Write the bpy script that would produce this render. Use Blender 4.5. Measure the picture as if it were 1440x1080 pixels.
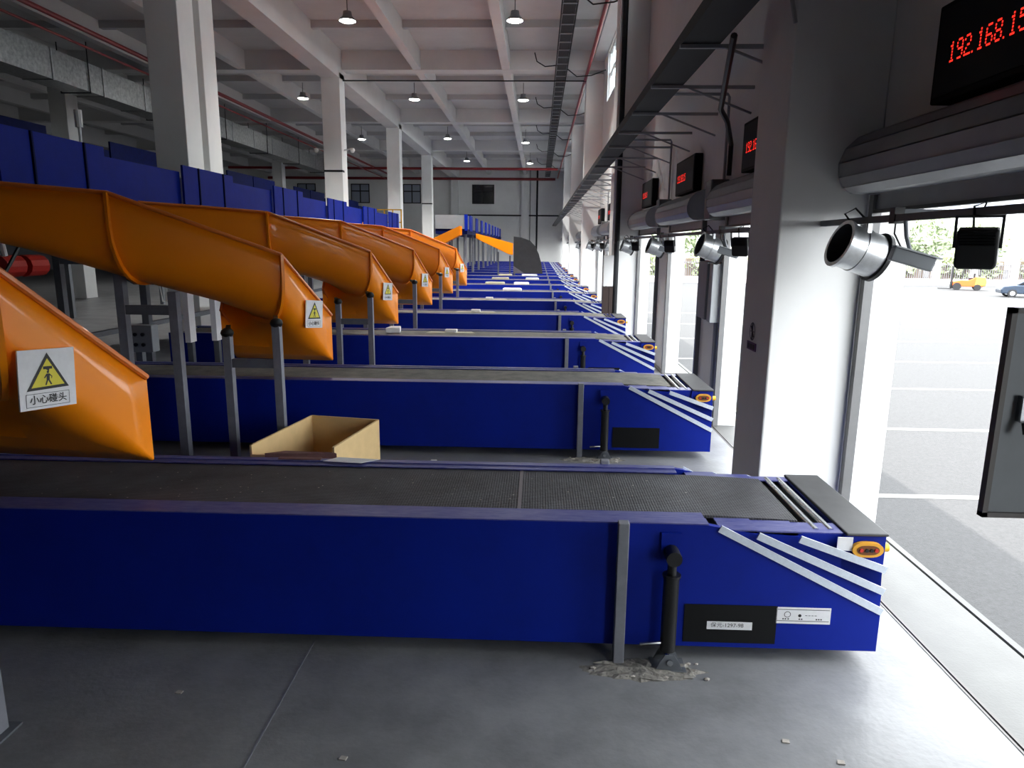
import bpy, bmesh, math, random
from mathutils import Vector, Matrix
random.seed(7)
sc = bpy.context.scene
for o in list(bpy.data.objects): bpy.data.objects.remove(o)
C = sc.collection

# ------------------------------------------------------------------ camera
F_PX, YAW, PITCH, ROLL, HCAM = 974.19, 0.0357, 0.1977, 0.0099, 2.699
fwd = Vector((-math.sin(YAW)*math.cos(PITCH), math.cos(YAW)*math.cos(PITCH), -math.sin(PITCH)))
rt = fwd.cross(Vector((0, 0, 1))).normalized(); up = rt.cross(fwd)
r2 = math.cos(ROLL)*rt + math.sin(ROLL)*up; u2 = -math.sin(ROLL)*rt + math.cos(ROLL)*up
cam = bpy.data.objects.new('camera', bpy.data.cameras.new('camera')); C.objects.link(cam)
M = Matrix((r2, u2, -fwd)).transposed().to_4x4(); M.translation = (0, 0, HCAM)
cam.matrix_world = M
cam.data.sensor_width = 36; cam.data.lens = 36*F_PX/1440; cam.data.clip_end = 600; cam.data.clip_start = .05
sc.camera = cam

# ------------------------------------------------------------------ sky, sun, exposure
w = bpy.data.worlds.new('world'); sc.world = w; w.use_nodes = True
bg = w.node_tree.nodes['Background']; bg.inputs[0].default_value = (.93, .97, 1, 1); bg.inputs[1].default_value = 3.3
sun = bpy.data.objects.new('sun', bpy.data.lights.new('sun', 'SUN')); C.objects.link(sun)
sun.data.energy = 3.0; sun.data.angle = .009; sun.data.color = (1, .95, .88)
sun.rotation_euler = (0, -math.atan(3.15/13.8), 0); sun.location = (-20, 0, 40)
sc.view_settings.view_transform = 'Standard'; sc.view_settings.look = 'None'; sc.view_settings.gamma = 1
sc.view_settings.use_curve_mapping = False
sc.view_settings.exposure = 1.42
sc.cycles.use_denoising = True
sc.cycles.max_bounces = 14; sc.cycles.diffuse_bounces = 12
sc.cycles.sample_clamp_indirect = 8
sc.cycles.caustics_reflective = False; sc.cycles.caustics_refractive = False

# ------------------------------------------------------------------ materials
def srgb(c):
    return tuple((x/12.92 if x <= .04045 else ((x+.055)/1.055)**2.4) for x in [v/255 for v in c])
def mat(name, rgb, rough=.5, metal=0, spec=.5, var=0, scale=4, bump=0, bscale=60, rgb2=None, coat=0, emit=None, estr=0, stretch=None):
    m = bpy.data.materials.new(name); m.use_nodes = True
    nt = m.node_tree; b = nt.nodes['Principled BSDF']
    col = (*srgb(rgb), 1)
    b.inputs['Base Color'].default_value = col
    b.inputs['Roughness'].default_value = rough; b.inputs['Metallic'].default_value = metal
    b.inputs['Coat Weight'].default_value = coat; b.inputs['Coat Roughness'].default_value = .07; b.inputs['Specular IOR Level'].default_value = spec
    tc = nt.nodes.new('ShaderNodeTexCoord'); mp = nt.nodes.new('ShaderNodeMapping')
    nt.links.new(tc.outputs['Object'], mp.inputs[0])
    if stretch: mp.inputs['Scale'].default_value = stretch
    if var or rgb2:
        n = nt.nodes.new('ShaderNodeTexNoise'); n.inputs['Scale'].default_value = scale; n.inputs['Detail'].default_value = 6
        n.inputs['Roughness'].default_value = .65
        nt.links.new(mp.outputs[0], n.inputs[0])
        r = nt.nodes.new('ShaderNodeValToRGB'); nt.links.new(n.outputs[0], r.inputs[0])
        lo = [max(0, v*(1-var)) for v in col[:3]]; hi = [min(1, v*(1+var)) for v in col[:3]]
        if rgb2: lo, hi = col[:3], srgb(rgb2)
        r.color_ramp.elements[0].position = .32; r.color_ramp.elements[1].position = .68
        r.color_ramp.elements[0].color = (*lo, 1); r.color_ramp.elements[1].color = (*hi, 1)
        nt.links.new(r.outputs[0], b.inputs['Base Color'])
    if bump:
        n2 = nt.nodes.new('ShaderNodeTexNoise'); n2.inputs['Scale'].default_value = bscale; n2.inputs['Detail'].default_value = 4
        nt.links.new(mp.outputs[0], n2.inputs[0])
        bp = nt.nodes.new('ShaderNodeBump'); bp.inputs['Strength'].default_value = bump; bp.inputs['Distance'].default_value = .02
        nt.links.new(n2.outputs[0], bp.inputs['Height']); nt.links.new(bp.outputs[0], b.inputs['Normal'])
    if emit:
        b.inputs['Emission Color'].default_value = (*srgb(emit), 1); b.inputs['Emission Strength'].default_value = estr
    return m
MT = {}
def mk(k, *a, **kw): MT[k] = mat(k, *a, **kw)
mk('floor', (124, 125, 127), .42, var=.28, scale=1.3, bump=.12, bscale=25)
mk('slab', (94, 94, 92), .6, var=.10, scale=2, bump=.1)
mk('asphalt', (63, 63, 64), .9, var=.18, scale=18, bump=.5, bscale=60)
mk('roadpaint', (112, 112, 110), .7, var=.08, scale=8)
mk('wall', (228, 228, 226), .75, var=.05, scale=.6)
mk('ceil', (186, 186, 187), .85, var=.08, scale=.5)
mk('beam', (206, 206, 206), .8, var=.05, scale=.7)
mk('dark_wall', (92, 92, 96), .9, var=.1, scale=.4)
mk('blue', (0, 29, 136), .55, spec=.2, var=.10, scale=2.5, bump=.02)
mk('blue_sheen', (52, 58, 130), .38, rgb2=(100, 102, 150), scale=9, stretch=(1, 5, 1))  # blue lips with reflected light put into the paler violet tone
mk('blue_panel', (0, 30, 136), .6, spec=.12, var=.1, scale=3)
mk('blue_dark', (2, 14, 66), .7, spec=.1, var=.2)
mk('belt', (44, 44, 47), .6, rgb2=(72, 72, 77), scale=3.5, bump=.5, bscale=120)
mk('belt_dusty', (84, 84, 80), .8, rgb2=(118, 116, 108), scale=5, bump=.4, bscale=110)
mk('seam', (120, 112, 116), .8)
mk('tape', (200, 208, 220), .45, var=.08, scale=40)
mk('steel', (190, 194, 198), .22, 1, var=.06, scale=30)
mk('galv', (186, 188, 190), .34, 1, var=.22, scale=6)
mk('post', (92, 96, 102), .5, var=.12, scale=8)
mk('post_light', (118, 120, 128), .5, var=.12, scale=8)
mk('black', (16, 16, 17), .45, var=.2, scale=8)
mk('black_panel', (12, 13, 15), .6, spec=.2, var=.2, scale=5)
mk('endplate', (52, 52, 54), .55, var=.2, scale=5)
mk('yellow', (232, 180, 20), .45)
mk('ctl', (222, 160, 50), .45)
mk('ctl_dark', (110, 62, 20), .5)
mk('red', (190, 40, 28), .5)
mk('white', (232, 232, 230), .6)
mk('paper', (226, 226, 228), .7, var=.04, scale=20)
mk('ink', (25, 24, 26), .6)
mk('sign_yellow', (222, 208, 60), .6)
mk('orange', (255, 144, 0), .42, spec=.35, var=.04, scale=1.2, bump=.008, bscale=4, coat=.35)
mk('orange_rim', (226, 120, 40), .4, coat=.2)
mk('carton', (214, 184, 132), .8, var=.06, scale=5)
mk('card_pale', (186, 180, 160), .85, var=.08, scale=8)
mk('carton_edge', (168, 132, 92), .85, var=.15, scale=20)
mk('carton_red', (120, 84, 80), .85, var=.15, scale=12)
mk('red_pipe', (126, 26, 30), .45)
mk('shutter', (150, 152, 156), .42, .25, var=.06, scale=4)
mk('rail', (112, 112, 112), .45, .4, var=.1)
mk('tray', (32, 33, 36), .65, .0, spec=.25, var=.15)
mk('bracket', (150, 152, 156), .5, .2)
mk('display', (9, 9, 11), .7, spec=.15)
mk('led', (255, 40, 30), .5, emit=(255, 40, 28), estr=.9)
mk('cab', (120, 124, 128), .45, var=.05)
mk('cab_edge', (96, 92, 90), .5)
mk('cab_light', (178, 182, 184), .45, var=.04)
mk('lamp_on', (255, 255, 250), .5, emit=(255, 252, 244), estr=14)
mk('lamp_body', (128, 128, 130), .4, .4)
mk('glass_dark', (24, 28, 34), .12)
mk('glass_bright', (235, 240, 246), .2)
mk('duct', (170, 172, 172), .35, .85, var=.3, scale=7, bump=.3, bscale=6)
mk('debris', (168, 162, 154), .9, var=.2, scale=20)
mk('brown', (52, 36, 30), .6, var=.2)
mk('purple', (96, 60, 110), .6)
mk('grey_print', (84, 84, 96), .7)
mk('rubber', (30, 30, 33), .6, var=.3, scale=3)
mk('rubber_grey', (84, 80, 88), .7, var=.2)
mk('forklift', (226, 104, 40), .5)
mk('forklift_y', (232, 176, 70), .5)
mk('tyre', (46, 46, 48), .8)
mk('car', (46, 60, 78), .25, .3, coat=.5)
mk('fence', (120, 116, 120), .6)
mk('pillar', (226, 222, 220), .8)
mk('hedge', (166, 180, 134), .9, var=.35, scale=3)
mk('tree', (186, 196, 166), .9, var=.35, scale=1.2)  # foliage colour paled to stand in for distant haze
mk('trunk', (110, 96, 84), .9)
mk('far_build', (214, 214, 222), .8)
mk('win_far', (150, 156, 172), .4)
mk('grout', (150, 146, 138), .95, rgb2=(96, 94, 90), scale=14, bump=.8, bscale=30)

# glossy clear pane for the high windows
gm = bpy.data.materials.new('pane'); gm.use_nodes = True
nt = gm.node_tree; nt.nodes.clear(); out = nt.nodes.new('ShaderNodeOutputMaterial')
mx = nt.nodes.new('ShaderNodeMixShader'); mx.inputs[0].default_value = .1
tr = nt.nodes.new('ShaderNodeBsdfTransparent'); tr.inputs[0].default_value = (.9, .94, .95, 1)
gl = nt.nodes.new('ShaderNodeBsdfGlossy'); gl.inputs['Roughness'].default_value = .05
nt.links.new(tr.outputs[0], mx.inputs[1]); nt.links.new(gl.outputs[0], mx.inputs[2]); nt.links.new(mx.outputs[0], out.inputs[0])
MT['pane'] = gm

# belt relief: fine diamond tread
def tread(m, s):
    nt = m.node_tree; b = nt.nodes['Principled BSDF']
    tc = nt.nodes.new('ShaderNodeTexCoord'); bp = nt.nodes.new('ShaderNodeBump'); bp.inputs['Strength'].default_value = .7; bp.inputs['Distance'].default_value = .01
    ck = nt.nodes.new('ShaderNodeTexVoronoi'); ck.inputs['Scale'].default_value = s; ck.inputs['Randomness'].default_value = .15
    nt.links.new(tc.outputs['Object'], ck.inputs['Vector']); nt.links.new(ck.outputs['Distance'], bp.inputs['Height'])
    nt.links.new(bp.outputs[0], b.inputs['Normal'])
tread(MT['belt'], 55); tread(MT['belt_dusty'], 55)

# ------------------------------------------------------------------ mesh helpers
class MB:
    def __init__(s): s.v = []; s.f = []; s.sm = False
    def quad_strip(s, rings, closed=False):
        base = len(s.v); n = len(rings[0])
        for r in rings: s.v += [tuple(p) for p in r]
        for i in range(len(rings)-1):
            for j in range(n if closed else n-1):
                a = base+i*n+j; b = base+i*n+(j+1) % n
                s.f.append((a, b, b+n, a+n))
        return s
    def box(s, x0, x1, y0, y1, z0, z1):
        b = len(s.v)
        s.v += [(x, y, z) for z in (z0, z1) for y in (y0, y1) for x in (x0, x1)]
        for q in ((0, 2, 3, 1), (4, 5, 7, 6), (0, 1, 5, 4), (2, 6, 7, 3), (0, 4, 6, 2), (1, 3, 7, 5)): s.f.append(tuple(b+i for i in q))
        return s
    def bar(s, p, q, w, h=None, upv=(0, 0, 1)):
        h = h or w; p = Vector(p); q = Vector(q); d = (q-p).normalized(); u = Vector(upv)
        if abs(d.dot(u)) > .95: u = Vector((0, 1, 0))
        a = d.cross(u).normalized()*w/2; c = a.cross(d).normalized()*h/2
        r = [[e+a+c, e-a+c, e-a-c, e+a-c] for e in (p, q)]
        b = len(s.v); s.quad_strip(r, True); s.f += [(b+3, b+2, b+1, b), (b+4, b+5, b+6, b+7)]
        return s
    def tube(s, pts, r, n=10, cap=True):
        pts = [Vector(p) for p in pts]; rings = []
        rr = r if isinstance(r, (list, tuple)) else [r]*len(pts)
        prev = None
        for i, p in enumerate(pts):
            d = (pts[min(i+1, len(pts)-1)]-pts[max(i-1, 0)]).normalized()
            u = prev if prev is not None else (Vector((0, 0, 1)) if abs(d.z) < .9 else Vector((1, 0, 0)))
            a = d.cross(u).normalized(); c = a.cross(d).normalized(); prev = c
            rings.append([p+(a*math.cos(t)+c*math.sin(t))*rr[i] for t in [2*math.pi*k/n for k in range(n)]])
        b = len(s.v); s.quad_strip(rings, True)
        if cap:
            s.f.append(tuple(b+k for k in range(n))[::-1]); e = b+(len(pts)-1)*n; s.f.append(tuple(e+k for k in range(n)))
        return s
    def prism(s, poly, y0, y1, ax='y'):
        def P(a, b, t): return {'y': (a, t, b), 'x': (t, a, b), 'z': (a, b, t)}[ax]
        b = len(s.v); n = len(poly)
        s.v += [P(p[0], p[1], y0) for p in poly]+[P(p[0], p[1], y1) for p in poly]
        s.f += [tuple(b+i for i in range(n)), tuple(b+n+i for i in range(n))[::-1]]
        for i in range(n):
            j = (i+1) % n; s.f.append((b+i, b+n+i, b+n+j, b+j))
        return s
    def quad(s, *p):
        b = len(s.v); s.v += [tuple(x) for x in p]; s.f.append(tuple(range(b, b+len(p)))); return s
    def ball(s, c, r, seg=12, rings=8, sc_=(1, 1, 1)):
        c = Vector(c); R = []
        for i in range(rings+1):
            t = math.pi*i/rings
            R.append([(c.x+r*sc_[0]*max(math.sin(t), .001)*math.cos(2*math.pi*k/seg), c.y+r*sc_[1]*max(math.sin(t), .001)*math.sin(2*math.pi*k/seg), c.z-r*sc_[2]*math.cos(t)) for k in range(seg)])
        s.quad_strip(R, True); return s
    def mesh(s, name, smooth=False):
        me = bpy.data.meshes.new(name); me.from_pydata(s.v, [], s.f)
        bm = bmesh.new(); bm.from_mesh(me); bmesh.ops.recalc_face_normals(bm, faces=bm.faces); bm.to_mesh(me); bm.free()
        if smooth:
            me.polygons.foreach_set('use_smooth', [True]*len(me.polygons))
            try: me.set_sharp_from_angle(angle=math.radians(35))
            except Exception: pass
        me.update(); return me
    def build(s, name, m, parent=None, smooth=False, bevel=0, loc=None):
        o = bpy.data.objects.new(name, s.mesh(name, smooth)); C.objects.link(o)
        o.data.materials.append(MT[m])
        if parent: o.parent = parent
        if loc: o.location = loc
        if bevel:
            b = o.modifiers.new('bevel', 'BEVEL'); b.width = bevel; b.segments = 2; b.limit_method = 'ANGLE'
        return o
def tag(o, label, cat, group=None):
    o['label'] = label; o['category'] = cat
    if group: o['group'] = group
    return o
def struct(o, label=None):
    o['kind'] = 'structure'
    if label: o['label'] = label
    return o
def empty(name, loc, label, cat, group=None, rz=0):
    o = bpy.data.objects.new(name, None); C.objects.link(o); o.location = loc; o.rotation_euler = (0, 0, rz); o.empty_display_size = .2
    return tag(o, label, cat, group)
def kids(o): return [c for c in list(bpy.data.objects) if c.parent == o]
def dup(root, loc, label, tree=None, skip=()):
    r = root.copy(); C.objects.link(r); r.location = loc; r['label'] = label
    for ch, subs in tree:
        if ch.name.split('.')[0] in skip: continue
        c = ch.copy(); C.objects.link(c); c.parent = r
        for g in subs:
            d = g.copy(); C.objects.link(d); d.parent = c
    return r
def tree_of(root): return [(c, kids(c)) for c in kids(root)]
def text_mesh(body, size, name='lettering', bold=0.0):
    c = bpy.data.curves.new('t', 'FONT'); c.body = body; c.size = size; c.align_x = 'CENTER'; c.align_y = 'CENTER'; c.offset = bold
    o = bpy.data.objects.new('t', c); C.objects.link(o)
    bpy.context.view_layer.update()
    me = bpy.data.meshes.new_from_object(o); me.name = name
    bpy.data.objects.remove(o); bpy.data.curves.remove(c); return me
def place_text(body, size, name, m, parent, mtx, bold=0.0):
    me = text_mesh(body, size, name, bold); me.transform(mtx); me.materials.clear(); me.materials.append(MT[m])
    o = bpy.data.objects.new(name, me); C.objects.link(o); o.parent = parent; o['kind'] = 'stuff'; return o
def frame_mtx(o, xd, yd):
    xd = Vector(xd).normalized(); yd = Vector(yd).normalized(); z = xd.cross(yd)
    m = Matrix((xd, yd, z)).transposed().to_4x4(); m.translation = Vector(o); return m
ORD = ['first', 'second', 'third', 'fourth', 'fifth', 'sixth', 'seventh', 'eighth', 'ninth', 'tenth', 'eleventh', 'twelfth', 'thirteenth', 'fourteenth', 'fifteenth', 'sixteenth', 'seventeenth', 'eighteenth']

# ------------------------------------------------------------------ dimensions
S = 4.5; YN = 4.214; W = 1.2; XW = 2.80; XO = 3.07; YJ = 5.99; DOORW = 3.0; YF = 80.0
ZH = 3.15; ZC = 11.2; NB = 17; XL = -46.0; Y0 = -8.0

# ------------------------------------------------------------------ setting
b = MB().box(XL, 2.69, Y0, YF, -.3, 0)
fl = struct(b.build('floor', 'floor'), 'grey concrete warehouse floor')
MB().bar((-1.505, 4.3, .001), (-1.48, -2, .001), .012, .004).build('floor_joint', 'post_light', fl)
MB().bar((-6, 3.0, .0008), (2.6, 2.9, .0008), .006, .003).build('floor_joint', 'post', fl)
struct(MB().box(2.735, 3.32, Y0, YF, -1.2, -.006).build('floor_threshold', 'slab'), 'pale concrete dock strip outside the doors')
t1 = MB(); t1.box(2.69, 2.705, Y0, YF, -.3, .004); t1.box(2.72, 2.735, Y0, YF, -.3, .004)
struct(t1.build('trim_1', 'cab_edge'), 'dark steel rail set in the floor along the doors')
t2 = MB(); t2.box(3.345, 3.40, Y0, YF, -1.2, -.004)
struct(t2.build('trim_2', 'slab'), 'thin concrete lip on the dock edge')
struct(MB().box(2.70, 3.345, Y0, YF, -1.2, -.05).build('trim_3', 'cab_edge'), 'dark joint under the dock edge')
struct(MB().box(3.40, 220, -80, 260, -1.5, -1.2).build('ground', 'asphalt'), 'sunlit asphalt truck yard')

# right wall: piers between doors, band above, windows high up
wr = MB(); wr.box(XW, XO, Y0, YJ-DOORW-S+1.5+.0, 0, ZC)
k = -1
piers = []
while YJ+k*S < YF-1:
    y0 = YJ+k*S; y1 = min(y0+S-DOORW, YF); piers.append((y0, y1)); wr.box(XW, XO, y0, y1, 0, ZH); k += 1
WZ0, WZ1 = 8.7, 10.7
wr.box(XW, XO, Y0, YF, ZH, WZ0); wr.box(XW, XO, Y0, YF, WZ1, 12.6)
wins = [(8.6, 17.6), (22.2, 31.4), (35.6, 44.9), (49.1, 58.4), (62.6, 71.9)]
e = Y0
for a, c in wins: wr.box(XW, XO, e, a, WZ0, WZ1); e = c
wr.box(XW, XO, e, YF, WZ0, WZ1)
struct(wr.build('wall_right', 'wall'), 'white wall with dock door openings')
for i, (a, c) in enumerate(wins):
    fr = MB(); n = 8
    fr.box(XW+.08, XW+.16, a, c, WZ0, WZ0+.06); fr.box(XW+.08, XW+.16, a, c, WZ1-.06, WZ1)
    fr.box(XW+.08, XW+.16, a, c, 9.75, 9.81)
    for j in range(n+1):
        y = a+(c-a)*j/n; fr.box(XW+.08, XW+.16, max(a, y-.04), min(c, y+.04), WZ0, WZ1)
    wo = struct(fr.build('window_%d' % (i+1), 'white'), 'high strip window in the right wall')
    for j in range(n):
        MB().box(XW+.11, XW+.125, a+(c-a)*j/n+.04, a+(c-a)*(j+1)/n-.04, WZ0+.06, WZ1-.06).build('pane', 'pane', wo)
# far wall
wf = MB(); wf.box(XL, XO, YF, YF+.3, 0, 12.6)
for x in (-9.9, -2.0): wf.box(x, x+.85, YF-.45, YF, 0, ZC)
wfo = struct(wf.build('wall_back', 'wall'), 'white far end wall')
MB().box(-2.0+.95, -1.0, YF-.1, YF, 0, ZC).build('downpipe', 'tray', wfo)
MB().box(-.35, -.15, YF-.15, YF, 0, ZC).build('downpipe', 'tray', wfo)
MB().box(-9.0, 2.7, YF-.06, YF, 5.9, 6.05).build('wall_conduit', 'tray', wfo)
for i, (a, c) in enumerate(((-7.53, -5.05), (-21.2, -19.1), (-15.3, -13.3), (-27.3, -25.2))):
    f = MB(); z0, z1 = 7.2, 9.3
    for (p, q, r, s_) in ((a, c, z0, z0+.1), (a, c, z1-.1, z1), (a, a+.1, z0, z1), (c-.1, c, z0, z1), ((a+c)/2-.06, (a+c)/2+.06, z0, z1), (a, c, 8.45, 8.57)):
        f.box(p, q, YF-.06, YF-.005, r, s_)
    wo = struct(f.build('window_%d' % (len(wins)+1+i), 'black'), 'dark square window high in the far wall')
    for p, q in ((a, (a+c)/2), ((a+c)/2, c)):
        for r, s_ in ((z0, 8.5), (8.5, z1)): MB().box(p+.06, q-.06, YF-.03, YF-.01, r+.05, s_-.05).build('pane', 'glass_dark' if i == 0 else 'win_far', wo)
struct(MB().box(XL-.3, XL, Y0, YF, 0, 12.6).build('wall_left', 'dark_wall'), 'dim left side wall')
struct(MB().box(XL, XO, Y0-.3, Y0, 0, 12.6).build('wall_front', 'wall'), 'wall behind the camera')
ce = struct(MB().box(XL, XW, Y0, YF, ZC, ZC+.25).build('ceiling', 'ceil'), 'grey concrete ceiling slab')
# main girders along the left columns and cross girders, then ribs
COLY = [19.55+13.5*i for i in range(-1, 5)]
for x0, x1 in ((-9.84, -9.0), (-22.4, -21.6), (-34.9, -34.1)):
    MB().box(x0, x1, Y0, YF, 9.95, ZC).build('girder', 'beam', ce)
MB().box(2.3, XW, Y0, YF, 10.75, ZC).build('girder', 'beam', ce)
for y in COLY: MB().box(XL, XW, y+.05, y+.75, 10.38, ZC).build('girder', 'beam', ce)
for x in (-1.6, -5.6, -13.6, -17.6, -26.2, -30.3): MB().box(x-.18, x+.18, Y0, YF, 10.4, ZC).build('beam', 'beam', ce)
y = -7.0
ys = [COLY[0]+.4+4.5*i for i in range(-3, 17)]
for y in ys:
    if min(abs(y-c-.4) for c in COLY) > .5 and Y0 < y < YF: MB().box(XL, XW, y-.13, y+.13, 10.92, ZC).build('beam', 'ceil', ce)

# ------------------------------------------------------------------ columns
def column(x0, x1, y0, y1, label, joint=False):
    o = MB().box(x0, x1, y0, y1, 0, 10.2).build('structural_column', 'wall', bevel=.015)
    o['kind'] = 'structure'
    return tag(o, label, 'column', 'white structural columns')
c1 = column(2.017, XW, 6.05, 6.885, 'large white column beside the nearest dock door')
ring = MB()
# printed emblem and purple notice on the column's inner face
em = MB(); n = 28
for i in range(n):
    a, c = 2*math.pi*i/n, 2*math.pi*(i+1)/n
    em.quad(*[(2.013, 6.535+r*.085*math.cos(t), 1.93+r*.085*math.sin(t)) for r, t in ((1, a), (1, c), (.84, c), (.84, a))])
for p, q in (((6.535, 2.0), (6.535, 1.86)), ((6.59, 1.93), (6.48, 1.93)), ((6.58, 1.98), (6.49, 1.88))):
    em.bar((2.013, p[0], p[1]), (2.013, q[0], q[1]), .012, .003)
em.build('emblem', 'grey_print', c1)
pb = MB().box(2.009, 2.017, 6.40, 6.66, 1.755, 1.83).build('notice', 'purple', c1)
for j in range(3): MB().box(2.006, 2.009, 6.43+.075*j, 6.48+.075*j, 1.77, 1.815).build('print_mark', 'ink', pb)
column(2.017, XW, 19.55, 20.39, 'white column by the dock wall with a dark downpipe on its side')
column(2.017, XW, 33.05, 33.89, 'white dock-wall column standing two columns beyond the nearest one')
column(2.017, XW, 46.55, 47.39, 'white dock-wall column standing three columns beyond the nearest one')
column(2.017, XW, 60.05, 60.89, 'farthest white column along the dock wall')
column(-9.84, -9.0, 18.2, 19.05, 'big white column at upper left, nearer half of the joint pair')
column(-9.84, -9.0, 19.4, 20.2, 'big white column at upper left, farther half of the joint pair')
cl2 = column(-9.84, -9.0, 32.6, 33.45, 'second white column from the left in the row behind the chutes')
column(-9.84, -9.0, 46.1, 46.95, 'third white column from the left in the row behind the chutes')
cl4 = column(-9.84, -9.0, 59.6, 60.45, 'fourth and farthest white column in the row behind the chutes')
column(-22.4, -21.6, 32.6, 33.45, 'dim white column far left behind the blue panels')
column(-22.4, -21.6, 59.6, 60.45, 'dim slim column between the first and second near columns')
for o, y, z in ((cl2, 32.6, 5.9), (cl4, 59.6, 6.0)):
    MB().box(-9.85, -8.99, y-.012, y+.3, z, z+.09).build('strap', 'tray', o)

# ------------------------------------------------------------------ conveyors
def inner_poly(n):
    return [[(1.19, .935), (1.434, .893), (2.262, .53), (2.262, .387), (2.262, .30), (1.19, .80)],
            [(1.434, .893), (1.701, .878), (2.255, .681), (2.262, .53), (2.262, .45), (1.434, .80)],
            [(1.701, .878), (1.74, .900), (2.255, .900), (2.255, .681), (2.255, .60), (1.701, .80)]][n]
def make_conveyor():
    r = empty('belt_conveyor', (0, YN+.6, 0), '', 'conveyor', 'blue telescopic belt conveyors in a row')
    body = MB().prism([(-7.2, .10), (2.262, .10), (2.262, .387), (1.19, .94), (1.10, .955), (-7.2, .955)], -.6, -.56)
    body.prism([(-7.2, .10), (2.262, .10), (2.262, .387), (1.19, .94), (1.10, .955), (-7.2, .955)], .56, .6)
    body.box(-7.2, 2.25, -.56, .56, .10, .30); body.box(-7.2, -7.15, -.56, .56, .3, .9)
    body.build('body', 'blue', r)
    # top side strips: two folded lips each side
    for (y0, y1, z) in ((-.6, -.50, .962), (-.497, -.38, .952), (.46, .53, .952), (.533, .6, .962)):
        MB().box(-7.2, 1.12, y0, y1, z-.008, z).build('side_strip', 'blue_sheen', r)
    for n in range(3):
        i = .016*(n+1)
        q = MB().prism(inner_poly(n), -.6+i, -.585+i); q.prism(inner_poly(n), .585-i, .6-i)
        q.box([1.19, 1.434, 1.701][n], 2.25, -.59+i, .59-i, .30+.1*n, [.55, .62, .68][n]); q.build('inner_section', 'blue', r)
        MB().box([1.20, 1.44, 1.705][n], [1.434, 1.70, 1.99][n], -.6+i, -.39, [.912, .902, .893][n], [.922, .912, .903][n]).build('side_strip', 'blue_sheen', r)
        MB().box([1.20, 1.44, 1.705][n], [1.434, 1.70, 1.99][n], .46, .6-i, [.912, .902, .893][n], [.922, .912, .903][n]).build('side_strip', 'blue_sheen', r)
    for (p, q) in (((1.19, .935), (2.268, .385)), ((1.434, .892), (2.266, .527)), ((1.701, .876), (2.262, .678))):
        for sy in (-1, 1):
            d = Vector((q[0]-p[0], q[1]-p[1])).normalized(); nn = Vector((-d.y, d.x))*.024
            MB().prism([(p[0]+nn.x, p[1]+nn.y), (q[0]+nn.x, q[1]+nn.y), (q[0]-nn.x, q[1]-nn.y), (p[0]-nn.x, p[1]-nn.y)], sy*.604-.006, sy*.604+.006).build('reflective_strip', 'tape', r)
    bt = MB(); prof = [(-7.1, .938), (.9, .938), (1.25, .932), (1.55, .922), (1.76, .912)]
    bt.quad_strip([[(x, -.38, z), (x, .46, z), (x, .46, z-.02), (x, -.38, z-.02)] for x, z in prof], True)
    bt.build('belt', 'belt', r)
    MB().box(1.74, 2.02, -.52, .52, .80, .868).build('roller_bed', 'black', r)
    for x in (1.84, 1.935): MB().tube([(x, -.50, .885), (x, .52, .885)], .026, 12).build('roller', 'steel', r, True)
    MB().box(2.0, 2.268, -.585, .585, .895, .915).build('end_plate', 'endplate', r, bevel=.008)
    MB().box(1.99, 2.258, -.568, .568, .55, .895).build('end_box', 'blue', r)
    MB().box(1.0, 2.0, -.52, .52, .3, .80).build('inner_frame', 'black', r)
    # posts at each side
    for y in (-.65, .65):
        MB().box(.535, .605, y-.035, y+.035, 0, .985).build('support_post', 'post_light', r, bevel=.006)
    # hydraulic lifting cylinder
    cy = MB().tube([(.885, -.68, .12), (.885, -.68, .62), (.885, -.68, .635), (.885, -.68, .65)], [.05, .05, .058, .058], 14).build('lift_cylinder', 'black', r, True)
    MB().tube([(.885, -.68, .64), (.885, -.68, .76)], .03, 12).build('piston_rod', 'black', cy, True)
    MB().tube([(.885, -.74, .775), (.885, -.61, .775)], .05, 14).build('rod_eye', 'black', cy, True)
    MB().box(.82, .95, -.62, -.598, .72, .90).build('lug_plate', 'blue', cy)
    cl = MB().prism([(.80, .0), (.98, .0), (.95, .07), (.92, .115), (.86, .115), (.83, .07)], -.745, -.735)
    cl.prism([(.80, .0), (.98, .0), (.95, .07), (.92, .115), (.86, .115), (.83, .07)], -.625, -.615); cl.box(.78, 1.0, -.76, -.60, 0, .012)
    cl.build('clevis', 'post', cy); MB().tube([(.89, -.76, .07), (.89, -.60, .07)], .02, 10).build('clevis_pin', 'steel', cy, True)
    MB().tube([(.86, -.68, .17), (.74, -.70, .17), (.70, -.70, .165)], .012, 8).build('hose_fitting', 'steel', cy, True)
    # black access cover with label
    MB().box(.998, 1.60, -.606, -.6, .135, .405).build('access_cover', 'black_panel', r)
    # control pad, beacon
    el = MB().prism([(2.135+.098*math.copysign(abs(math.cos(t))**.7, math.cos(t)), .812+.05*math.sin(t)) for t in [2*math.pi*i/24 for i in range(24)]], -.606, -.575)
    cp = el.build('control_pad', 'ctl', r)
    MB().prism([(2.135+.072*math.copysign(abs(math.cos(t))**.7, math.cos(t)), .812+.032*math.sin(t)) for t in [2*math.pi*i/20 for i in range(20)]], -.609, -.6).build('button_plate', 'ctl_dark', cp)
    for x in (2.09, 2.125, 2.155, 2.185):
        MB().tube([(x, -.60, .812), (x, -.615, .812)], .012, 10).build('button', 'red' if x in (2.09, 2.185) else 'black', cp, True)
    MB().tube([(2.262, -.50, .79), (2.31, -.50, .79)], [.032, .028], 12).build('beacon', 'yellow', r, True)
    return r
cv0 = make_conveyor(); cvt = tree_of(cv0)
SMALL = ('rod_eye', 'hose_fitting', 'roller_bed', 'side_strip')
conv = []
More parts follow.
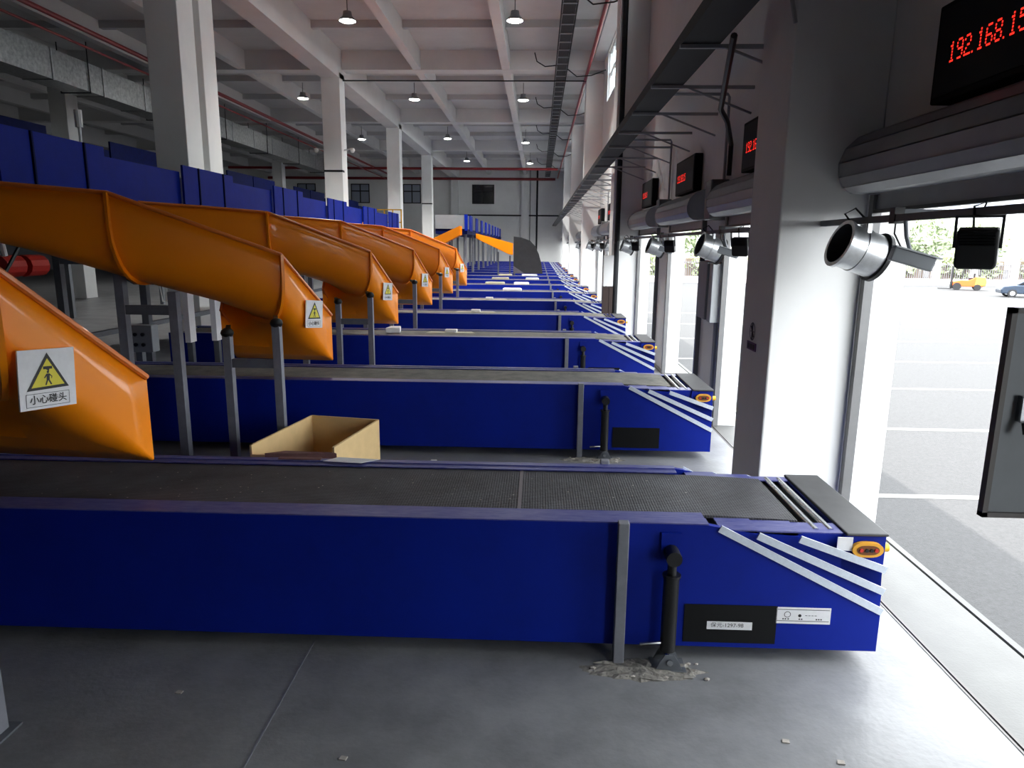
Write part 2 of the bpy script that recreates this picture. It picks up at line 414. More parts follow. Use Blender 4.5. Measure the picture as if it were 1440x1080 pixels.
for k in range(NB):
    lab = ('blue telescopic belt conveyor nearest the camera' if k == 0 else
           'blue telescopic belt conveyor, %s from the camera' % ORD[k] if k < NB-1 else 'farthest blue telescopic belt conveyor in the row')
    if k == 0: cv0['label'] = lab; conv.append(cv0)
    else: conv.append(dup(cv0, (0, YN+.6+S*k, 0), lab, cvt, skip=() if k < 5 else ('access_cover',)))
for k, c in enumerate(conv):
    if k > 0:
        for ch in kids(c):
            if ch.name.startswith('belt'):
                ch.data = ch.data if k == 1 and False else ch.data
                ch.material_slots[0].link = 'OBJECT'; ch.material_slots[0].material = MT['belt_dusty']
# details of the nearest one
MB().box(-.115, -.09, -.38, .46, .938, .9405).build('belt_seam', 'seam', conv[0])
ac = [c for c in kids(conv[0]) if c.name.startswith('access_cover')][0]
lb = MB().box(1.149, 1.443, -.609, -.606, .232, .287).build('name_label', 'paper', ac)
place_text('保元-1297-98', .038, 'lettering', 'ink', ac, frame_mtx((1.28, -.6105, .262), (1, 0, 0), (0, 0, 1)))
gl_ = MB().box(1.594, 1.944, -.606, -.6, .287, .40).build('gauge_label', 'paper', conv[0])
g = MB()
for z in (.305, .385): g.box(1.60, 1.935, -.6075, -.606, z, z+.003)
for t in range(14):
    a, c = 2*math.pi*t/14, 2*math.pi*(t+1)/14
    g.quad((1.745, -.6072, .345), (1.745+.011*math.cos(a), -.6072, .345+.011*math.sin(a)), (1.745+.011*math.cos(c), -.6072, .345+.011*math.sin(c)))
for t in range(12):
    a, c = 2*math.pi*t/12, 2*math.pi*(t+1)/12
    g.quad(*[(1.665+r*math.cos(q), -.6072, .352+r*math.sin(q)) for r, q in ((.022, a), (.022, c), (.018, c), (.018, a))])
for x in (1.635, 1.65, 1.668, 1.85, 1.865, 1.88, 1.74, 1.755): g.box(x, x+.009, -.6075, -.606, .316, .324)
for x in (1.78, 1.80, 1.82, 1.84): g.box(x, x+.014, -.6075, -.606, .345, .348)
g.build('print', 'ink', gl_)
MB().box(1.943, 2.04, -.592, -.586, .80, .89).build('white_sticker', 'paper', conv[0])
# crumbled grout round the feet of the two nearest
def rough_patch(cx, cy, rx, ry, h, n=26):
    m = MB(); m.v.append((cx, cy, h)); 
    for ring_, (f, hh) in enumerate(((.45, h*.9), (.8, h*.6), (1, -.004))):
        for i in range(n):
            t = 2*math.pi*i/n; q = f*(1+random.uniform(-.18, .18))
            m.v.append((cx+rx*q*math.cos(t), cy+ry*q*math.sin(t), hh*random.uniform(.3, 1.3) if hh > 0 else hh))
    for i in range(n): m.f.append((0, 1+i, 1+(i+1) % n))
    for r in range(2):
        for i in range(n): m.f.append((1+r*n+i, 1+(r+1)*n+i, 1+(r+1)*n+(i+1) % n, 1+r*n+(i+1) % n))
    return m
for k in (0, 1):
    rough_patch(.74, -.74, .42, .13, .022).build('grout_patch', 'grout', conv[k])
    for j in range(9):
        x = random.uniform(.4, 1.12); y_ = random.choice((-.74, -.82, -.66)); s_ = random.uniform(.010, .022)
        MB().ball((x, y_, .008), s_, 5, 3, (1.4, .9, .6)).build('grout_lump', 'debris', conv[k])

# ------------------------------------------------------------------ spiral chutes
# outer (near) wall stations: x, y rel. to conveyor, rim z, floor z, belly radius, width
ST = [(-6.5, -2.0, 3.32, 2.84, .25, 1.45), (-5.55, -1.58, 3.27, 2.60, .40, 1.45), (-4.65, -1.18, 3.21, 2.24, .62, 1.42), (-3.80, -.725, 2.855, 1.98, .62, 1.4), (-3.1, -.35, 2.56, 1.74, .50, 1.4), (-2.78, .54, 1.75, 1.13, .02, 1.4)]
def cr(p0, p1, p2, p3, t): return .5*((2*p1)+(-p0+p2)*t+(2*p0-5*p1+4*p2-p3)*t*t+(-p0+3*p1-3*p2+p3)*t*t*t)
def sections():
    L = []
    for i in range(4):
        a = ST[max(i-1, 0)]; b_ = ST[i]; c = ST[i+1]; d = ST[i+2] if i < 3 else tuple(2*c[j]-b_[j]+(.25*(ST[5][j]-c[j]-(c[j]-b_[j]))) for j in range(6))
        for t in range(6): L.append(tuple(b_[j]+(c[j]-b_[j])*t/6 if j < 3 else cr(a[j], b_[j], c[j], d[j], t/6) for j in range(6)))
    for t in range(7): L.append(tuple(ST[4][j]+(ST[5][j]-ST[4][j])*t/6 for j in range(6)))
    return L
SEC = sections()
HD = [(0, 0), (12, 4), (18, 20), (24, 42), (28, 80), (31, 88)]   # direction of travel, degrees, at section numbers
def heading(i):
    for (a, p), (c, q) in zip(HD, HD[1:]):
        if i <= c: return math.radians(p+(q-p)*(i-a)/(c-a))
    return math.radians(88)
def profile(i, off=0.0):
    x, y, rim, flz, r, wd = SEC[i]; h = heading(i); lx, ly = -math.sin(h), math.cos(h)
    pts = [(-off, rim), (-off, (rim+flz+r)/2)]
    for t in range(7):
        q = math.pi/2*t/6; pts.append((r-(r+off)*math.cos(q), flz+r-(r+off)*math.sin(q)))
    pts.append((wd/2, flz-off))
    r2_ = min(r, .35)
    for t in range(7):
        q = math.pi/2*t/6; pts.append((wd-r2_+(r2_+off)*math.sin(q), flz+r2_-(r2_+off)*math.cos(q)))
    rin = rim-.22
    pts += [(wd+off, (rin+flz+r2_)/2), (wd+off, rin)]
    return [Vector((max(x+lx*u, -6.42), y+ly*u, z)) for u, z in pts]
def rib(i, dep=.05, half=.018):
    h = heading(i); d = Vector((math.cos(h), math.sin(h), 0))*half
    a = profile(i, .0); c = profile(i, dep); m = MB()
    m.quad_strip([[p-d, q-d, q+d, p+d] for p, q in zip(a, c)], True); return m
def make_chute():
    r = empty('spiral_chute', (0, YN, 0), '', 'chute', 'orange spiral chutes above the conveyors')
    m = MB(); m.quad_strip([profile(i) for i in range(len(SEC))])
    t = m.build('trough', 'orange', r, True)
    so = t.modifiers.new('shell', 'SOLIDIFY'); so.thickness = .014; so.offset = 1
    for i in (0, 12, 24): rib(i).build('flange', 'orange', r, True)
    MB().tube([profile(i)[0] for i in range(len(SEC))], .024, 8).build('rim', 'orange_rim', r, True)
    MB().tube([profile(i)[-1] for i in range(len(SEC))], .024, 8).build('rim', 'orange_rim', r, True)
    # stands
    for x, z in ((-2.98, 1.80), (-3.56, 1.68)):
        MB().box(x-.045, x+.045, -.965, -.875, 0, z).build('leg', 'post_light', r)
        MB().box(x-.09, x+.09, -1.01, -.83, 0, .012).build('foot_plate', 'post', r)
        MB().ball((x, -.92, z), .075, 10, 6, (1, 1, .8)).build('clamp', 'black', r, True)
        MB().bar((x, -.92, z), (x-.16, -.52, z+.02), .05).build('clamp_arm', 'black', r)
    MB().box(-3.56, -2.98, -.95, -.89, 1.28, 1.38).build('cross_brace', 'post', r)
    for x, z in ((-4.86, 2.35), (-4.24, 2.15)):
        MB().box(x-.05, x+.05, -.80, -.70, 0, z-.02).build('leg', 'post_light', r)
    MB().box(-4.86, -4.24, -.785, -.715, 1.86, 1.97).build('cross_brace', 'post', r)
    MB().box(-4.29, -4.19, -1.9, -.75, .02, .12).build('base_beam', 'post', r)
    return r
ch0 = make_chute(); cht = tree_of(ch0)
NCH = 6
chutes = []
for k in range(NCH):
    lab = ('orange curved chute at the left edge with the largest warning sticker' if k == 0 else
           'orange spiral chute ending over the %s conveyor from the camera' % ORD[k])
    if k == 0: ch0['label'] = lab; chutes.append(ch0)
    else: chutes.append(dup(ch0, (0, YN+S*k, 0), lab, cht))
def sticker(root, s0, z, sz, tilt):
    A = Vector(ST[4][:2]); B = Vector(ST[5][:2]); d = (B-A); h = d.normalized()
    p = A+d*s0; nrm = Vector((h.y, -h.x, 0)); ct, st = math.cos(tilt), math.sin(tilt)
    X = Vector((h.x*ct, h.y*ct, st)); Y = Vector((-h.x*st, -h.y*st, ct))
    mt = frame_mtx(Vector((p.x, p.y, z))+nrm*.034, X, Y)
    def flat(name, polys, m, lift, par):
        q = MB()
        for P in polys: q.quad(*[(a*sz, c*sz, lift) for a, c in P])
        for i in range(len(q.v)): q.v[i] = tuple(mt @ Vector(q.v[i]))
        me = bpy.data.meshes.new(name); me.from_pydata(q.v, [], q.f); me.materials.append(MT[m])
        o = bpy.data.objects.new(name, me); C.objects.link(o); o.parent = par; return o
    cardv = MB().box(-.5*sz, .5*sz, -.52*sz, .52*sz, -.012, 0); cardv.v = [tuple(mt @ Vector(v)) for v in cardv.v]
    card = cardv.build('warning_sticker', 'paper', root)
    flat('triangle_border', [[(-.38, -.19), (.37, -.17), (.0, .46)]], 'ink', .002, card)
    flat('triangle_field', [[(-.30, -.14), (.29, -.12), (.0, .36)]], 'sign_yellow', .003, card)
    disc = [(.0+.022*math.cos(t), .12+.025*math.sin(t)) for t in [2*math.pi*i/10 for i in range(10)]]
    flat('pictogram', [[(-.08, .17), (.08, .17), (.08, .22), (-.08, .22)], [(-.035, .17), (.02, .13), (.03, .17)], disc,
                       [(-.03, .09), (.03, .09), (.025, -.02), (-.03, -.02)], [(-.03, .09), (-.075, .02), (-.06, .01), (-.02, .06)],
                       [(.03, .085), (.075, .04), (.065, .0), (.055, .0), (.058, .04), (.02, .06)],
                       [(-.03, -.02), (0, -.02), (-.035, -.11), (-.06, -.11)], [(-.005, -.02), (.025, -.02), (.065, -.1), (.04, -.11)]], 'ink', .004, card)
    fr = []
    for x0, x1, y0, y1 in ((-.4, .37, -.25, -.242), (-.4, .37, -.475, -.467), (-.4, -.392, -.475, -.242), (.362, .37, -.475, -.242)): fr.append([(x0, y0), (x1, y0), (x1, y1), (x0, y1)])
    flat('caption_frame', fr, 'ink', .002, card)
    place_text('小心碰头', .165*sz, 'caption', 'ink', card, mt @ Matrix.Translation((-.01*sz, -.36*sz, .003)), .002*sz)
SK = [(.235, 1.87, .35, -.06), (.575, 1.80, .34, -.10), (.56, 1.80, .32, -.08), (.55, 1.80, .32, -.05), (.5, 1.83, .30, -.05), (.5, 1.83, .30, .0)]
for k in range(NCH): sticker(chutes[k], *SK[k])

# ------------------------------------------------------------------ sorter line feeding the chutes
so_ = empty('sorting_conveyor', (-7.6, 20, 0), 'long raised sorter with blue side panels behind the orange chutes', 'conveyor')
def sp(name, m, mb, par=None):
    mb.v = [(v[0]+7.6, v[1]-20, v[2]) for v in mb.v]; return mb.build(name, m, par or so_)
sp('deck', 'blue_dark', MB().box(-8.6, -6.65, 1.5, 32, 3.0, 3.32))
sp('deck_belt', 'rubber', MB().box(-8.4, -7.0, 1.5, 32, 3.32, 3.36))
for k in range(0, NCH+1):
    y = YN+S*k
    for a, c in ((-.15, .43), (.45, 1.5), (1.52, 2.0)):
        sp('side_panel', 'blue_panel', MB().box(-6.62+.015*(a > 0 and a < 1), -6.58, y+a, y+c-.015, 3.2, 4.09))
    for a in (.43, 1.5): sp('panel_rib', 'blue_dark', MB().box(-6.6, -6.56, y+a, y+a+.03, 3.2, 4.09))
    if k < NCH: sp('low_panel', 'blue_panel', MB().box(-6.70, -6.66, y+1.95, y+4.37, 3.2, 3.97))
    if k < NCH: sp('ledge', 'blue_panel', MB().box(-6.66, -6.52, y+2.0, y+4.35, 3.26, 3.34))
sp('back_panel', 'blue_dark', MB().box(-8.7, -8.62, 1.5, 32, 3.0, 4.2))
for k in range(0, 8):
    y = 3.0+S*k
    for x in (-6.9, -8.4):
        sp('support_leg', 'post', MB().box(x-.06, x+.06, y-.06, y+.06, 0, 3.0))
    sp('cross_beam', 'post', MB().box(-8.4, -6.9, y-.05, y+.05, 2.3, 2.4))
    sp('diagonal_brace', 'post_light', MB().bar((-6.9, y+.1, 2.95), (-6.9, y+1.2, 1.9), .07))
    sp('lower_beam', 'post', MB().box(-8.45, -8.35, y, y+S, .9, 1.0))
    for j in range(2):
        mo = sp('drive_motor', 'red', MB().tube([(-7.2+.0*j, y+1.6+.45*j, 2.35), (-7.2, y+1.95+.45*j, 2.35)], .15, 12))
for k in range(3):
    y = 7.6+S*k
    sp('hanging_cable', 'white', MB().tube([(-6.7, y, 3.0), (-6.72, y+.02, 2.2), (-6.7, y+.1, 1.65), (-6.68, y+.2, 1.65), (-6.68, y+.25, 2.2), (-6.7, y+.2, 3.0)], .012, 6))
    sp('black_cable', 'black', MB().tube([(-7.0, y-1.0, 2.3), (-6.9, y-.4, 2.0), (-6.9, y+.4, 1.95), (-6.9, y+1.2, 2.25), (-6.9, y+1.8, 2.9)], .025, 6))
    sp('white_conduit', 'white', MB().tube([(-6.85, y+1.0, 2.55), (-6.85, y+1.0, 2.75), (-6.85, y+1.15, 2.78), (-6.85, y+1.2, 2.5)], .035, 8))
# a second sorter further left, a dim blue band
s2 = empty('sorting_conveyor', (-15.5, 30, 0), 'dim dark blue raised conveyor at the far left under the ceiling duct', 'conveyor')
def sp2(name, m, mb):
    mb.v = [(v[0]+15.5, v[1]-30, v[2]) for v in mb.v]; return mb.build(name, m, s2)
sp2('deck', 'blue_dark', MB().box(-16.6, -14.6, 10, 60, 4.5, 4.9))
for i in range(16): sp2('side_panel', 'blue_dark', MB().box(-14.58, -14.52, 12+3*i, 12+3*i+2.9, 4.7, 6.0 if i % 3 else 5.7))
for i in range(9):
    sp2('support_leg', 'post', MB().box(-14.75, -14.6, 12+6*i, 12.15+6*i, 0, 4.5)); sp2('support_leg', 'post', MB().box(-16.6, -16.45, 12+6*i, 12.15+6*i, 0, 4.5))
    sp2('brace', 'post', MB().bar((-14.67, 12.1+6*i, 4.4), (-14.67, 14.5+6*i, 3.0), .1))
# signal lamp on the sorter
sl = empty('signal_lamp', (-7.5, 11.6, 3.36), 'thin white signal lamp on a pole above the blue panels', 'lamp')
MB().tube([(0, 0, 0), (0, 0, 1.15)], .025, 8).build('pole', 'white', sl, True)
MB().tube([(0, 0, 1.15), (0, 0, 1.42)], .06, 10).build('lamp_head', 'white', sl, True)
# control box on stand behind second conveyor
cb = empty('control_box', (-6.25, 10.6, 0), 'grey push-button box on a post behind the second conveyor', 'control box')
MB().box(-.05, .05, -.05, .05, 0, 1.0).build('post', 'post', cb)
cbb = MB().box(-.26, .26, -.1, .1, 1.0, 1.42).build('box', 'cab', cb, bevel=.01)
for i in range(3):
    for j in range(2): MB().tube([(-.12+.12*i, -.1, 1.12+.16*j), (-.12+.12*i, -.125, 1.12+.16*j)], .03, 10).build('button', 'black', cbb, True)
# narrow white uprights of unknown use, standing under the sorter
for i, (x, y, h) in enumerate(((-6.35, 12.3, 1.9), (-6.0, 12.6, 1.85), (-5.6, 12.8, 1.7))):
    t = MB(); t.box(x-.05, x+.05, y, y+.22, .9, h); tag(t.build('white_upright', 'paper'), ['narrow white upright panel below the second chute, left one', 'narrow white upright panel below the second chute, middle one', 'narrow white upright panel below the second chute, right one'][i], 'panel')
    MB().box(-.05+x, .05+x, y+.05, y+.15, 0, .9).build('panel_leg', 'post', bpy.data.objects[[o.name for o in bpy.data.objects if o.name.startswith('white_upright')][-1]])

# ------------------------------------------------------------------ second sorter with far chutes and black hood
f2 = empty('sorting_conveyor', (-5, 58, 0), 'far raised sorter with a row of blue panels near the end wall', 'conveyor')
def sp3(name, m, mb, par=None):
    mb.v = [(v[0]+5, v[1]-58, v[2]) for v in mb.v]; return mb.build(name, m, par or f2)
sp3('deck', 'blue_dark', MB().box(-6.0, -4.15, 41, 78, 3.3, 3.6))
sp3('end_panel', 'cab', MB().box(-6.0, -4.3, 40.95, 41, 3.6, 4.38)); sp3('corner_panel', 'blue_panel', MB().box(-4.3, -4.12, 40.9, 41.05, 3.5, 4.42))
for i in range(9): sp3('side_panel', 'blue_panel', MB().box(-4.16, -4.1, 42.3+S*.9*i, 42.3+S*.9*i+1.6, 3.5, 4.4))
for i in range(8):
    for x in (-4.3, -5.8): sp3('support_leg', 'post_light', MB().box(x-.07, x+.07, 41.5+4.5*i, 41.64+4.5*i, 0, 3.3))
# right-hand chute + black hood
fc = empty('straight_chute', (-2.6, 41.6, 0), 'orange straight chute sloping right into the black hood', 'chute')
m = MB(); m.prism([(-1.1, 3.36), (1.06, 2.81), (1.06, 2.16), (.85, 2.2), (-1.1, 3.1)], -.03, 0); m.build('near_wall', 'orange', fc)
m = MB(); m.prism([(-1.1, 3.36), (1.06, 2.81), (1.06, 2.16), (.85, 2.2), (-1.1, 3.1)], 1.0, 1.03); m.build('far_wall', 'orange', fc)
MB().prism([(-1.1, 3.1), (.85, 2.2), (1.06, 2.16), (1.06, 2.13), (.85, 2.17), (-1.1, 3.07)], 0, 1.0).build('chute_floor', 'orange', fc)
for x in (.2, .9): MB().box(x-.04, x+.04, .45, .53, 0, 2.3-.3*(x-.2)).build('leg', 'post', fc)
fd = empty('straight_chute', (-5.1, 39.2, 0), 'orange chute sloping down to the left from the far sorter end', 'chute')
MB().prism([(-.75, 3.05), (.75, 3.74), (.75, 3.26), (-.2, 2.75), (-.75, 2.6)], -.02, .01).build('near_wall', 'orange', fd)
MB().prism([(-.75, 3.05), (.75, 3.74), (.75, 3.26), (-.2, 2.75), (-.75, 2.6)], .78, .81).build('far_wall', 'orange', fd)
MB().prism([(-.75, 2.6), (-.2, 2.75), (.75, 3.26), (.75, 3.23), (-.2, 2.72), (-.75, 2.57)], .01, .78).build('chute_floor', 'orange', fd)
MB().box(.2, .28, .3, .38, 0, 2.95).build('leg', 'post', fd)
hd = empty('chute_hood', (-.6, 41.65, 0), 'black curved rubber hood standing over a far conveyor', 'hood')
out_ = [(-.87, 3.2), (-.45, 3.16), (0.08, 2.98), (.4, 2.65), (.62, 2.2), (.78, 1.65), (.86, 1.06)]
shell = MB(); shell.quad_strip([[(x, -.1, z), (x, 1.4, z)] for x, z in out_]); so2 = shell.build('hood_shell', 'rubber', hd, True)
so2.modifiers.new('shell', 'SOLIDIFY').thickness = .03
MB().prism(out_+[(-.2, 1.06), (-.87, 1.5)], -.12, -.09).build('side_sheet', 'rubber', hd)
MB().prism([(-.87, 1.5), (-.2, 1.06), (-.87, 1.06)], -.12, -.09).build('lower_flap', 'rubber_grey', hd)
for x, y in ((-.84, 0), (-.84, 1.3)): MB().box(x-.03, x+.03, y-.03, y+.03, 0, 3.15).build('leg', 'post', hd)
# yellow guard rail behind the chutes
yr = empty('guard_rail', (-8.2, 37.5, 0), 'yellow guard rail on the raised walkway behind the farther chutes', 'railing')
for i in range(5): MB().box(-.9+.45*i-.03, -.9+.45*i+.03, -.03, .03, 0 if i in (0, 4) else 3.0, 4.5).build('post', 'yellow', yr)
for z in (3.1, 3.8, 4.45): MB().box(-.9, .93, -.03, .03, z, z+.06).build('rail', 'yellow', yr)
rb = empty('bin', (-8.5, 33.9, 0), 'small orange block on a frame beside the third column', 'bin')

MB().box(-.5, .5, -.3, .3, 3.0, 3.7).build('box', 'orange', rb); MB().box(-.05, .05, -.05, .05, 0, 3.0).build('leg', 'post', rb)

# ------------------------------------------------------------------ dock doors: roller shutters, rails, displays, fans, lamps
PR = [(2.79, 3.64), (2.66, 3.62), (2.54, 3.57), (2.45, 3.485), (2.405, 3.37), (2.41, 3.26), (2.45, 3.18), (2.52, 3.135), (2.62, 3.13)]
def make_shutter():
    r = empty('roller_shutter', (XW, YJ, 0), '', 'shutter', 'roller shutters over the dock doors')
    L = -DOORW-.25
    for i in range(len(PR)-1):
        (x0, z0), (x1, z1) = PR[i], PR[i+1]
        d = Vector((x1-x0, z1-z0)).normalized(); n = Vector((-d.y, d.x))
        a = Vector((x0, z0))+d*.006; c = Vector((x1, z1))-d*.006
        MB().prism([(a.x-XW, a.y), (c.x-XW, c.y), (c.x+.015*abs(1)-XW, c.y+.004), (a.x+.015-XW, a.y+.004)], L, -.09).build('slat', 'shutter', r)
    MB().prism([(x-XW, z) for x, z in [(2.785, 3.63)]+[(x+.012, z-.004) for x, z in PR[1:-1]]+[(2.62, 3.14), (2.79, 3.14)]], L+.02, -.1).build('hood_core', 'shutter', r)
    MB().prism([(x-XW, z) for x, z in [(2.79, 3.645)]+[(x-.004, z) for x, z in PR[1:]]+[(2.79, 3.13)]], -.09, -.075).build('end_cap', 'shutter', r)
    for i, z in enumerate((3.135, 3.075, 3.015)):
        MB().box(-.05+.004*(i % 2), -.03, -DOORW+.045, -.045, z, z+.0605).build('curtain_slat', 'shutter', r)
    MB().box(-.07, -.02, -DOORW+.05, -.05, 2.985, 3.012).build('bottom_bar', 'black', r)
    MB().box(-.075, 0, -.045, .03, 0, 3.14).build('guide_rail', 'rail', r); MB().box(-.08, -.075, .022, .03, 0, 3.14).build('rail_edge', 'white', r)
    MB().box(-.075, 0, -DOORW-.03, -DOORW+.045, 0, 3.14).build('guide_rail', 'rail', r)
    return r
sh0 = make_shutter(); sht = tree_of(sh0)
for k in range(NB):
    lab = 'grey roller shutter rolled up above the nearest dock door' if k == 0 else 'grey roller shutter rolled up above the %s dock door from the camera' % ORD[k]
    if k == 0: sh0['label'] = lab
    else: dup(sh0, (XW, YJ+S*k, 0), lab, sht)
# LED message displays
FONT = {'1': ['00100', '01100', '00100', '00100', '00100', '00100', '01110'], '9': ['01110', '10001', '10001', '01111', '00001', '00001', '01110'],
        '2': ['01110', '10001', '00001', '00110', '01000', '10000', '11111'], '6': ['01110', '10000', '10000', '11110', '10001', '10001', '01110'],
        '8': ['01110', '10001', '10001', '01110', '10001', '10001', '01110'], '5': ['11111', '10000', '11110', '00001', '00001', '10001', '01110'], '.': ['0', '0', '0', '0', '0', '0', '1']}
def make_display():
    r = empty('led_display', (XW-.01, 5.12, 3.98), '', 'display', 'LED displays above the dock doors')
    MB().box(-.14, 0, -1.62, 0, -.32, .30).build('casing', 'display', r, bevel=.012)
    MB().box(-.146, -.14, -1.58, -.04, -.28, .26).build('screen', 'black_panel', r)
    m = MB(); y = -.19; p = .0138
    for chx in '192.168.15':
        g = FONT[chx]; wd = len(g[0])
        for rr in range(7):
            for cc in range(wd):
                if g[rr][cc] == '1':
                    cy = y-cc*p; cz = -.03+(3-rr)*.0185; q = .0058
                    m.quad((-.1475, cy+q, cz-q), (-.1475, cy-q, cz-q), (-.1475, cy-q, cz+q), (-.1475, cy+q, cz+q))
        y -= (wd+1)*p+(.018 if chx == '.' else 0)
    m.build('lettering', 'led', r)
    return r
dp0 = make_display(); dpt = tree_of(dp0)
for k in range(9):
    lab = 'black LED display with red digits above the nearest dock door' if k == 0 else 'black LED display with red digits above the %s dock door from the camera' % ORD[k]
    if k == 0: dp0['label'] = lab
    else: dup(dp0, (XW-.01, 5.12+S*k, 3.98), lab, dpt)
# steel angle rail carrying fans and lamps, one length per column bay
XB = 2.38
for i, (a, c) in enumerate(((.5, 6.05), (6.885, 19.55), (20.39, 33.05), (33.89, 46.55), (47.39, 60.05))):
    r = empty('hanging_rail', (XB, a, 2.9), ['grey angle-iron rail across the nearest dock door', 'grey angle-iron rail between the first and second dock columns', 'grey angle-iron rail between the second and third dock columns', 'grey angle-iron rail between the third and fourth dock columns', 'grey angle-iron rail beyond the fourth dock column'][i], 'rail', 'steel rails in front of the doors')
    m = MB(); m.box(-.02, .02, 0, c-a, -.022, -.016); m.box(-.022, -.016, 0, c-a, -.022, .024); m.build('angle_bar', 'post', r)
    y = YJ-DOORW-.4
    while y < c:
        for dy in (2.25,):
            yy = y+dy
            if a+.2 < yy < c-.2:
                MB().box(-.03, .035, yy-a-.035, yy-a+.035, -.035, .07).build('hanger', 'black', r); MB().box(.035, .36, yy-a-.02, yy-a+.02, .02, .06).build('hanger_arm', 'post', r)
        y += S
def axis_mtx(o, zd, upv=(0, 0, 1)):
    z = Vector(zd).normalized(); x = Vector(upv).cross(z).normalized(); y = z.cross(x)
    m = Matrix((x, y, z)).transposed().to_4x4(); m.translation = Vector(o); return m
def tf(mb, mt): mb.v = [tuple(mt @ Vector(v)) for v in mb.v]; return mb
def ringb(r0, r1, z0, z1, n=28):
    m = MB(); R = []
    for r, z in ((r1, z0), (r1, z1), (r0, z1), (r0, z0), (r1, z0)): R.append([(r*math.cos(2*math.pi*k/n), r*math.sin(2*math.pi*k/n), z) for k in range(n)])
    m.quad_strip(R, True); return m
def make_fan():
    r = empty('duct_fan', (XB, 5.30, 2.90), '', 'fan', 'silver barrel fans on the rails')
    mt = axis_mtx((-.02, 0, -.215), (-.94, -.07, .33)) @ Matrix.Scale(.82, 4)
    tf(ringb(.185, .195, -.17, .17), mt).build('barrel', 'galv', r, True)
    tf(ringb(.19, .202, -.02, .03), mt).build('band', 'galv', r, True)
    tf(ringb(.18, .215, .165, .195), mt).build('rim', 'galv', r, True)
    tf(ringb(.19, .222, -.20, -.165), mt).build('rubber_ring', 'black', r, True)
    tf(ringb(.0, .186, -.09, -.08), mt).build('back_plate', 'post', r, True)
    tf(MB().tube([(0, 0, -.05), (0, 0, .05)], .05, 14), mt).build('hub', 'black', r, True)
    for k in range(6):
        a = 2*math.pi*k/6; d = Vector((math.cos(a), math.sin(a), 0)); t = Vector((-math.sin(a), math.cos(a), 0))
        q = MB(); q.quad(d*.05+t*-.02+Vector((0, 0, -.02)), d*.175+t*-.05+Vector((0, 0, -.03)), d*.175+t*.05+Vector((0, 0, .03)), d*.05+t*.02+Vector((0, 0, .02)))
        q.v += [tuple(Vector(v)+Vector((0, 0, .006))) for v in q.v[:4]]; q.f.append((7, 6, 5, 4)); q.f += [(0, 1, 5, 4), (1, 2, 6, 5), (2, 3, 7, 6), (3, 0, 4, 7)]
        tf(q, mt).build('blade', 'post', r)
    MB().bar((0, -.1, 0), (0, -.1, -.09), .03, .008).build('hanger_strap', 'galv', r); MB().bar((0, .1, 0), (0, .1, -.09), .03, .008).build('hanger_strap', 'galv', r)
    MB().tube([(-.05, .03, -.05), (-.12, .06, .05), (-.05, .05, .09), (0, 0, .02)], .008, 6).build('cable', 'black', r, True)
    return r
fn0 = make_fan(); fnt = tree_of(fn0)
def make_camera_box():
    r = empty('security_camera', (XB, 4.72, 2.90), '', 'camera', 'grey security cameras on the rails')
    mt = axis_mtx((.07, 0, -.265), (.86, -.22, -.26))
    tf(MB().box(-.055, .055, -.045, .045, -.13, .13), mt).build('housing', 'cab', r, bevel=.008)
    tf(MB().box(-.065, .065, .045, .055, -.13, .16), mt).build('sun_shield', 'cab_light', r)
    tf(MB().tube([(0, 0, .13), (0, 0, .136)], .035, 12), mt).build('lens', 'black', r)
    MB().tube([(0, 0, 0), (.02, .0, -.12), (.06, 0, -.225)], .014, 8).build('arm', 'post', r, True)
    MB().tube([(-.01, .1, -.02), (.0, .12, -.1), (.04, .08, -.2), (.07, .03, -.25)], .006, 6).build('cable', 'black', r, True)
    return r
cm0 = make_camera_box(); cmt = tree_of(cm0)
def make_flood():
    r = empty('flood_lamp', (XB, 3.93, 2.90), '', 'lamp', 'black flood lamps on the rails')
    mt = Matrix.Translation((.0, 0, -.17)) @ Matrix.Rotation(math.radians(-35), 4, 'Z') @ Matrix.Rotation(math.radians(14), 4, 'X')
    tf(MB().prism([(-.085, -.135), (.085, -.135), (.10, -.11), (.098, .02), (.095, .085), (-.095, .085), (-.098, .02), (-.10, -.11)], -.035, .045), mt).build('housing', 'black', r, bevel=.012)
    for i in range(5): tf(MB().box(-.08, .08, -.047, -.033, .0+.016*i, .006+.016*i), mt).build('cooling_fin', 'display', r)
    for sx in (-1, 1): tf(MB().bar((sx*.106, 0, -.02), (sx*.106, -.0, .15), .014, .03), mt).build('yoke_arm', 'black', r)
    tf(MB().box(-.112, .112, -.015, .015, .145, .155), mt).build('yoke', 'black', r)
    MB().tube([(0, 0, -.02), (.02, 0, .05), (-.03, .02, .03), (-.02, .02, -.08)], .007, 6).build('cable', 'black', r, True)
    return r
fl0 = make_flood(); flt = tree_of(fl0)
NF = 9
for k in range(NF):
    nm = 'nearest' if k == 0 else ORD[k]
    tail = 'dock door' if k == 0 else 'dock door from the camera'
    L1 = 'silver barrel fan hanging in the %s %s' % (nm, tail); L2 = 'grey bullet camera hanging in the %s %s' % (nm, tail); L3 = 'black flood lamp hanging in the %s %s' % (nm, tail)
    if k == 0: fn0['label'] = L1; cm0['label'] = L2; fl0['label'] = L3
    else:
        dup(fn0, (XB, 5.30+S*k, 2.90), L1, fnt)
        dup(cm0, (XB, 4.72+S*k, 2.90), L2, cmt)
        dup(fl0, (XB, 3.93+S*k, 2.90), L3, flt)

